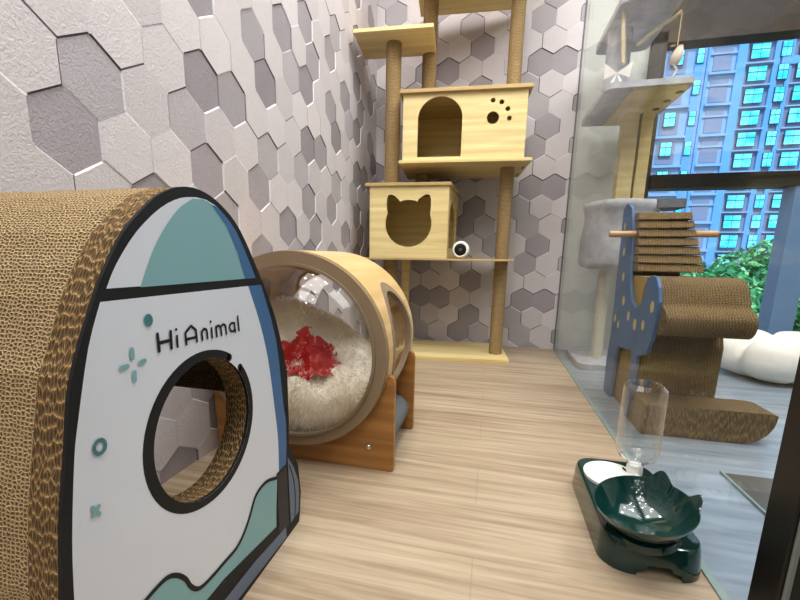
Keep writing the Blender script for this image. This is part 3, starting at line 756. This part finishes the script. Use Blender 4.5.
# ------------------------------------------------------------------ feeder
fd=thing('pet_feeder','dark green plastic pet feeder base on the floor by the glass','pet feeder',(.279,.795,0))
mb=MB(); base=rrect(-.076,-.145,.076,.148,.042,8)
def taper(a,b,t):
    k=1-.06*(t/.052); return (a*k,b*k,t)
n=len(base); Z=[0,.008,.044,.050,.052]; K=[1.0,1.0,.965,.945,.90]
rings=[[mb.vert((a*k,b*k,z+(.006*(b+.148)/.3 if z>.04 else 0))) for a,b in base] for z,k in zip(Z,K)]
for r0,r1 in zip(rings,rings[1:]):
    for i in range(n): mb.face([r0[i],r0[(i+1)%n],r1[(i+1)%n],r1[i]])
mb.face(rings[0][::-1]); mb.face(rings[-1])
o=mb.build('base_body',M['green'],fd,smooth=40)
cut=MB(); cut.extrude([(-.034,-.01),(.034,-.01),(.031,.010),(.020,.012),(.016,.019),(-.016,.019),(-.020,.012),(-.031,.010)],lambda a,b,t:(a+.006,t,b),-.2,-.10); carve(o,cut)
o.data.set_sharp_from_angle(angle=math.radians(40))
# recess rim + white water dish with a printed face
Mt=Matrix.Translation((-.014,.062,.0600))
mb=MB(); mb.lathe([(.054,-.004),(.0545,.002),(.051,.002),(.049,-.0005),(.0001,-.0005)],40,0,Mt,lambda p,a,r,z:Vector((p.x*.98,p.y*1.05,p.z))); wd=mb.build('water_dish',[M['white']],fd,smooth=50)
mb=MB()
def blob(x,y,r,ry=None): mb.cap(circ(x,y,r,16,ry=ry or r),lambda a,b,t:(a,b,t),.0601)
blob(-.004,.050,.0048,.0065); blob(.010,.053,.0048,.0065); blob(.003,.043,.004,.003); blob(-.001,.036,.0022,.006); blob(.008,.037,.0022,.006)
mb.build('printed_face',M['black'],wd,merge=0,recalc=False)
mb=MB(); mb.lathe([(.020,.050),(.0195,.060),(.017,.062),(.0165,.058)],28,0,Matrix.Translation((.034,.100,0))); mb.build('bottle_socket',M['green'],fd,smooth=50)
# cat ear bowl
bowl=thing('cat_ear_bowl','dark green glossy bowl with two cat ears tilted on the front of the feeder','bowl',(.270,.694,.0575),math.radians(-22))
bowl.rotation_euler=(math.radians(9),math.radians(-5),math.radians(-20))
def ear(a,r,z):
    e=0
    for c in (math.radians(20),math.radians(73)):
        d=abs((a-c+PI)%(2*PI)-PI); e=max(e,(.5+.5*math.cos(PI*min(1,d/.27)))**.75)
    return e*min(1,max(0,(z-.018)/.03))
def bf(p,a,r,z):
    e=ear(a,r,z); k=(1+.10*e if r>.03 else 1)*.955
    return Vector((p.x*k,p.y*k,p.z+.017*e))
mb=MB(); prof=[(.0001,0),(.030,0),(.040,.003),(.055,.014),(.068,.030),(.0755,.044),(.0765,.0475),(.0745,.0475),(.066,.034),(.052,.018),(.036,.0085),(.0001,.006)]
mb.lathe(prof,120,0,None,bf); mb.build('bowl_body',M['green'],bowl,smooth=50)
mb=MB(); mb.lathe([(.052,-.008),(.050,.004),(.040,.006)],40,0,None); mb.build('bowl_foot',M['green'],bowl,smooth=40)
# water bottle
bt=thing('water_bottle','clear upside down plastic water bottle with white cap standing in the feeder','bottle',(.313,.887,.052))
def bev(p,a,r,z):
    # rounded square section
    c=abs(math.cos(2*a)); k=1+.10*(1-c)*(1 if r>.02 else 0); return Vector((p.x*k,p.y*k,p.z))
mb=MB(); mb.lathe([(.0001,.020),(.0125,.020),(.0135,.026),(.020,.033),(.034,.044),(.0375,.052),(.0380,.062),(.0375,.180),(.0365,.190),(.029,.198),(.0001,.198)],48,0,None,bev)
mb.build('bottle_body',M['bottle'],bt,smooth=35)
mb=MB(); mb.lathe([(.0001,.0),(.0150,.0),(.0155,.004),(.0150,.020),(.0125,.024),(.0001,.024)],28); mb.build('cap',M['white'],bt,smooth=40)

# ------------------------------------------------------------------ scratcher in the next room
scr=thing('cardboard_scratcher','big brown cardboard cat scratcher with blue dotted side board and stepped slats behind the glass','cat scratcher',(.565,1.376,0))
KS=.86
def SY(a,b,t): return (t*KS-.565, a*KS-1.376, .4926-(.4926-b)*KS)     # outline in (y,z), swept along x
x0,x1=.525,.800
roll=smooth_loop([(1.63,.36),(1.62,.405),(1.58,.432),(1.53,.436),(1.485,.415),(1.462,.375),(1.452,.352),(1.425,.338),(1.405,.318),(1.408,.285),(1.43,.262),(1.47,.257),(1.56,.25),(1.64,.25)],3)
mb=MB(); mb.extrude(roll,SY,x0,.760,0,1); mb.build('rolled_pad',[M['card2'],M['card3']],scr)
zf=.4926-.4926/KS
mb=MB(); mb.extrude([(1.595,zf+.002),(1.59,.20),(1.61,.252),(1.80,.26),(1.90,.20),(1.92,zf+.002)],SY,x0+.01,.775,0,1); mb.build('upright_body',[M['card2'],M['cardflat']],scr)
foot=[(.69,.0),(.722,.006),(.748,.023),(.766,.050),(.772,.080),(.764,.089),(.69,.091),(.460,.088)]
mb=MB(); mb.extrude(smooth_loop(foot,3,False)+[(.455,.06),(.455,0)],lambda a,b,t:(a-.575,t-1.376,b),1.255,1.368,0,1); mb.build('foot_pad',[M['card2'],M['card3']],scr)
pan=[(1.945,.69),(1.935,.556),(1.925,.405),(1.915,.191),(1.935,.06),(1.925,zf+.002),(1.83,zf+.002),(1.82,.10),(1.80,.145),(1.64,.165),(1.635,.1),(1.63,zf+.002),(1.597,zf+.002),(1.575,.16),(1.50,.185),(1.47,.24),(1.455,.30),(1.452,.36),(1.47,.405),(1.50,.435),(1.54,.440),(1.58,.425),(1.585,.37),(1.61,.335),(1.655,.318),(1.71,.34),(1.75,.40),(1.765,.44),(1.80,.60),(1.84,.685),(1.90,.71)]
mb=MB(); mb.extrude(pan,SY,x0-.010,x0,0,0)
for y,z,r in ((1.50,.34,.016),(1.56,.27,.014),(1.64,.26,.017),(1.72,.28,.015),(1.80,.33,.016),(1.84,.42,.014),(1.87,.52,.014),(1.88,.25,.014),(1.9,.62,.012),(1.83,.23,.012)):
    mb.cap(circ(y,z,r,16,ry=r*1.25),lambda a,b,t:SY(a,b,t),x0-.0104,1)
mb.build('side_board',[M['bluepanel'],M['yellowdot']],scr,merge=0)
mb=MB(); mb.extrude([(1.645,.27),(1.90,.27),(1.92,.43),(1.645,.43)],SY,x0+.004,x1-.07,0,0); mb.build('belly_block',[plain('tan board','#a58d55',.8)],scr)
# stepped slats on the sloping back: stack of corrugated wedges, each standing a little further out
for i in range(7):
    zt=.662-.0315*i; wr=x0+.176+.006*i; yo=1.775-.010*i
    prof=[(yo+.085,zt+.004),(yo+.018,zt+.001),(yo+.014,zt-.002),(yo,zt-.0235),(yo+.004,zt-.0265),(yo+.085,zt-.0265)]
    mb=MB(); mb.extrude(prof,SY,x0+.002,wr,0,0); mb.build('slat',[M['card2']],scr)
mb=MB(); mb.extrude([(1.80,.43),(1.90,.43),(1.90,.655),(1.80,.655)],SY,x0+.006,x0+.17,0,0); mb.build('slat_core',M['kraftdark'],scr)
mb=MB(); mb.tube([SY(1.80,.585,.437),SY(1.80,.585,.795)],.0105,18); mb.build('cross_rod',M['dowel'],scr,smooth=50)

# ------------------------------------------------------------------ plush cat tree in the next room
pt=thing('plush_cat_tree','grey plush cat tree with round bucket, sloping platforms and dangling toy mouse behind the glass','cat tree',(.55,2.08,0))
def LP(x,y,z): return (x-.55,y-2.08,z)
mb=MB(); mb.extrude(rrect(-.14,-.12,.16,.24,.03),lambda a,b,t:(a,b,t),0,.025); mb.build('base',M['plush'],pt,bevel=.006)
def ppost(name,x,y,z0,z1,r,mat): 
    mb=MB(); mb.tube([LP(x,y,z0),LP(x,y,z1)],r,20); return mb.build(name,mat,pt,smooth=50)
ppost('lower_post',.515,2.12,.025,.47,.026,M['cream'])
mb=MB()
def wob(p,a,r,z): 
    q=Vector((p.x,p.y,z)); return p*(1)+Vector((p.x,p.y,0))*(.10*noise.noise(q*11)+.04*noise.noise(q*30))
mb.lathe([(.001,.468),(.12,.468),(.150,.478),(.158,.50),(.154,.60),(.150,.70),(.160,.735),(.166,.755),(.160,.775),(.145,.778),(.135,.765),(.132,.70),(.13,.52),(.001,.50)],48,0,Matrix.Translation((-.002,.04,0))@Matrix.Scale(.95,4),wob)
mb.build('bucket',M['plush'],pt,smooth=70)
mb=MB(); mb.extrude(rrect(.10,-.10,.21,.06,.03),lambda a,b,t:(a,b,t),.70,.735); mb.build('step',M['plushdark'],pt,bevel=.012)
mb=MB(); mb.box(LP(.515,2.10,.50),LP(.575,2.16,1.12)); mb.build('wooden_upright',M['pine'],pt,bevel=.002)
mb=MB(); mb.box(LP(.585,2.10,.50),LP(.630,2.16,1.12)); mb.build('wooden_upright',M['pine'],pt,bevel=.002)
mb=MB(); mb.extrude(rrect(.375-.55,1.82-2.08,.665-.55,2.29-2.08,.025),lambda a,b,t:(a,b,t),1.108,1.130); pl=mb.build('platform',M['plush'],pt,bevel=.008)
mb=MB(); mb.extrude(rrect(.47-.55,1.835-2.08,.65-.55,2.27-2.08,.01),lambda a,b,t:(a,b,t),1.100,1.108); w_=mb.build('platform_underside',M['pine'],pl)
for x,y in ((.636,1.88),(.628,1.97),(.62,2.06)):
    mb=MB(); mb.extrude(circ(x-.55,y-2.08,.013,16),lambda a,b,t:(a,b,t),1.097,1.0995); mb.build('bolt_cap',M['jamb'],pl)
ppost('upper_post',.455,2.06,1.13,1.40,.045,M['plush'])
mb=MB(); mb.extrude(rrect(.40-.55,1.84-2.08,.61-.55,2.26-2.08,.03),lambda a,b,t:(a,b,t),1.40,1.425); mb.build('top_platform',M['plush'],pt,bevel=.01)
mb=MB(); mb.tube([LP(.50,1.98,1.31),LP(.55,1.95,1.345),LP(.60,1.93,1.37),LP(.622,1.92,1.385)],[.008,.008,.006,.006],10); mb.build('toy_stick',M['wire'],pt,smooth=50)
mb=MB(); mb.tube([LP(.44,1.90,1.22),LP(.43,1.9,1.32),LP(.42,1.9,1.46)],.008,10); mb.build('toy_stick',M['wire'],pt,smooth=50)
# bow on the post
mb=MB()
for s in (-1,1): mb.poly([LP(.43,1.93,1.20),LP(.43+s*.05,1.92,1.235),LP(.43+s*.045,1.93,1.18)]); mb.poly([LP(.43,1.93,1.20),LP(.43+s*.02,1.925,1.13),LP(.43+s*.04,1.93,1.14)])
mb.build('ribbon_bow',M['furw'],pt)
mb=MB(); mb.tube([LP(.622,1.92,1.385),LP(.622,1.92,1.27)],.0015,6); tm=mb.build('toy_string',M['wire'],pt)
mb=MB()
Mm=Matrix.Translation(LP(.625,1.92,1.24))@Matrix.Rotation(.25,4,'Y')
mb.lathe([(.0001,.036),(.008,.032),(.014,.018),(.020,-.005),(.016,-.028),(.0001,-.036)],18,0,Mm)
for s in (-1,1): mb.lathe([(.0001,0),(.009,.002),(.0001,.004)],10,0,Matrix.Translation(LP(.625-.008+.012*s,1.915,1.268)))
mb.tube([LP(.618,1.92,1.21),LP(.63,1.92,1.19),LP(.622,1.92,1.17),LP(.612,1.92,1.155)],[.005,.004,.003,.002],8); mb.build('toy_mouse',M['mouse'],tm,smooth=60)

# white fleece cushion by the window
fl=thing('flower_cushion','white fluffy flower shaped cushion on the floor by the window','cushion',(1.22,2.06,0))
mb=MB(); NT_,NP=72,20; rows=[]
for j in range(NP+1):
    ph=PI*j/NP; row=[]
    for i in range(NT_):
        a=2*PI*i/NT_; lobe=.74+.26*abs(math.cos(3*a+.4))**.55
        r=math.sin(ph)**.6*.25*lobe; z=.095+.098*math.cos(ph)
        if ph<PI/2: z-= .060*math.exp(-(r/.10)**2)
        z+=.050*(abs(math.cos(3*a+.4))**.6-.5)*math.sin(ph)*(1 if ph<PI/2 else -.1)
        p=Vector((r*math.cos(a),r*math.sin(a)*.9,max(0,z))); p+=Vector((0,0,1 if z>.01 else 0))*.006*noise.noise(p*20)
        row.append(mb.vert(p))
    rows.append(row)
for j in range(NP):
    for i in range(NT_): mb.face([rows[j][i],rows[j][(i+1)%NT_],rows[j+1][(i+1)%NT_],rows[j+1][i]])
o=mb.build('cushion_body',M['furw'],fl,smooth=80)

# ------------------------------------------------------------------ outside
mb=MB(); mb.box((-60,4,-6.2),(160,160,-6)); struct('ground_outside',mb,plain('street','#5c6168',.9,var=.1,vs=.2))
mb.m
def win_mat(name,a,b):
    n=NT(name); bs=n.bsdf(Roughness=.15); f=n.noise(n.coord((.5,.5,.9)),1,2)
    cc=n.ramp(f,[(.35,a),(.6,b)]); n.l(cc,bs.inputs['Base Color']); n.l(cc,bs.inputs['Emission Color']); bs.inputs['Emission Strength'].default_value=.5; return n.m  # panes glow in their own colour, daylight put into the material
M['cyan']=win_mat('cyan window glass','#22c4e6','#7aeef8')
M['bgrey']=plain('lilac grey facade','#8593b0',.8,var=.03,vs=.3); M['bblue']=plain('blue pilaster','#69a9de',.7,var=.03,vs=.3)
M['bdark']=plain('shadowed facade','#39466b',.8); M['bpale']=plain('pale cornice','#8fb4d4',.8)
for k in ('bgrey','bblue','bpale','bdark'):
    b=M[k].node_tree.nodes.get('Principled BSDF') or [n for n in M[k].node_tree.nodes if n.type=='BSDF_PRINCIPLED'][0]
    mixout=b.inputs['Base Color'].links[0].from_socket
    M[k].node_tree.links.new(mixout,b.inputs['Emission Color']); b.inputs['Emission Strength'].default_value=.12  # faint glow added to the facades so they look brighter in daylight
bA=thing('apartment_tower','grey blue apartment tower with recessed balconies, left of the bright cyan windowed tower','building',(21.5,60,-6))
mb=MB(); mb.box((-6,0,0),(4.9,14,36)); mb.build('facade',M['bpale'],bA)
for k in range(1,11):
    z=1.2+3.3*k
    for xa,xb in ((-2.9,-.9),(1.8,3.6)):
        mb=MB(); mb.box((xa,-.10,z+.15),(xb,-.0,z+2.55)); mb.build('wall_panel',M['bgrey'],bA)
mb=MB()
for xa,xb in ((-3.6,-3.2),(-.1,.7),(1.1,1.35),(4.0,4.9)): mb.box((xa,-.35,0),(xb,0,36.2))
mb.box((-6,-.3,0),(-5.2,0,36))
mb.build('pilaster',M['bblue'],bA)
for k in range(11):
    z=1.2+3.3*k; mb=MB(); mb.box((-3.2,-.6,z-.35),(-.15,0,z-.1)); mb.box((1.35,-.6,z-.35),(4.0,0,z-.1)); mb.box((1.35,-.25,z-1.5),(4.0,-.02,z-1.3)); mb.build('balcony_ledge',M['bpale'],bA)
def windows(root,cols,zs,w,h,y):
    for cx,ww in cols:
        for z in zs:
            mb=MB(); mb.box((cx-ww/2-.05,y-.12,z-.05),(cx+ww/2+.05,y-.01,z+h+.05)); f=mb.build('window',M['bdark'],root)
            mb=MB(); nn=2 if ww>.8 else 1
            for k in range(nn):
                a=cx-ww/2+ww*k/nn+.03; b_=cx-ww/2+ww*(k+1)/nn-.03; mb.box((a,y-.16,z),(b_,y-.13,z+h*.58)); mb.box((a,y-.16,z+h*.64),(b_,y-.13,z+h))
            mb.build('pane',M['cyan'],f)
zs=[2.2+3.3*k for k in range(2,11)]
windows(bA,[(-2.0,1.2),(.3,.7)],zs,.8,1.5,-.36)
bB=thing('apartment_tower','blue apartment tower with dense rows of bright cyan windows behind the trees','building',(30.5,72,-6))
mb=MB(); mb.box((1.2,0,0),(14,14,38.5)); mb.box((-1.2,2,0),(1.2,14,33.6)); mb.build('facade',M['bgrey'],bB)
mb=MB(); mb.box((4.3,-.4,3),(5.0,0,38.7)); mb.box((6.0,-.3,3),(6.5,0,38.7)); mb.box((9.4,-.3,3),(10.1,0,38.7)); mb.box((5.2,-.5,32),(12,.2,33)); mb.build('pilaster',M['bblue'],bB)
for k in range(13):
    z=5+2.75*k; mb=MB(); mb.box((-1.1,-.8,z-.18),(4.3,2,z)); mb.box((6.5,-.4,z-.18),(14,0,z)); mb.build('balcony_ledge',M['bpale'],bB)
mb=MB()
for k in range(10):
    z=5+2.75*k; mb.box((-1.0,1.0,z),(1.25,2,z+2.5)); 
mb.build('shaded_recess',M['bdark'],bB)
windows(bB,[(2.6,2.1),(5.5,1.1),(8.0,2.0),(11.5,2.2)],[5.5+2.75*k for k in range(11)],.8,1.75,-.42)
mb=MB(); mb.box((-3,-3,3.8),(16,0,5.0)); mb.box((-1.5,-1.5,0),(-.8,0,3.8)); mb.box((3,-1.5,0),(3.6,0,3.8)); mb.build('podium',M['bpale'],bB)
bC=thing('low_block','low pale blue block behind the trees outside the window','building',(29.6,50,-6)); 
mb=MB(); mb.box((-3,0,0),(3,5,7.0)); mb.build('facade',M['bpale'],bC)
mb=MB()
for k in range(3): mb.box((-2.5+1.8*k,-.1,5.0),(-1.3+1.8*k,0,6.2))
mb.build('window',M['cyan'],bC)

leaf=NT('leaves'); b=leaf.bsdf(Roughness=.6)
oi=leaf.n('ShaderNodeNewGeometry'); leaf.l(leaf.ramp(oi.outputs['Random Per Island'],[(0,'#24704a'),(.5,'#46a86a'),(1,'#a0e09c')]),b.inputs['Base Color']); M['leaf']=leaf.m
M['bark']=plain('bark','#4a4036',.9)
def tree_out(x,y,zt,r,label,seed,n=3600):
    t=thing('tree',label,'tree',(x,y,-6),0,None); rg=random.Random(seed)
    mb=MB(); mb.tube([(0,0,0),(.1,0,2.5),(.0,.1,zt+6-r)],[.16,.12,.08],10); mb.build('trunk',M['bark'],t,smooth=60)
    mb=MB(); cl=[]
    for k in range(26):
        a=rg.uniform(0,2*PI); ph=math.acos(rg.uniform(-.9,1)); rr=r*rg.uniform(.35,.78)
        cl.append((Vector((rr*math.sin(ph)*math.cos(a),rr*math.sin(ph)*math.sin(a),zt+6-r+rr*math.cos(ph)*.95)),r*rg.uniform(.22,.36)))
    for k in range(n):
        c,cr=rg.choice(cl); d=Vector((rg.gauss(0,1),rg.gauss(0,1),rg.gauss(0,1))).normalized(); p=c+d*cr*rg.uniform(.75,1.0)
        u=d.orthogonal().normalized(); u=(u*rg.uniform(-1,1)+d.cross(u)*rg.uniform(-1,1)+d*.3*rg.uniform(-1,1)).normalized(); v=(d+Vector((rg.gauss(0,.5),rg.gauss(0,.5),rg.gauss(0,.5)))).cross(u).normalized()
        s=rg.uniform(.03,.065)*(1+.25*(r-1.2))
        mb.poly([p+u*s*1.5,p+v*s*.8,p-u*s*1.5,p-v*s*.8])
    o=mb.build('foliage',M['leaf'],t,merge=0,recalc=False)
tree_out(4.25,10.0,.62,1.2,'small bright green tree outside, just right of the cardboard slats',1,3800)
tree_out(7.55,14.0,1.38,2.05,'tallest bushy green tree outside, left of the grey blue mullion',2,9000)
tree_out(6.35,8.8,.62,1.05,'green tree outside to the right of the grey blue mullion',3,3600)
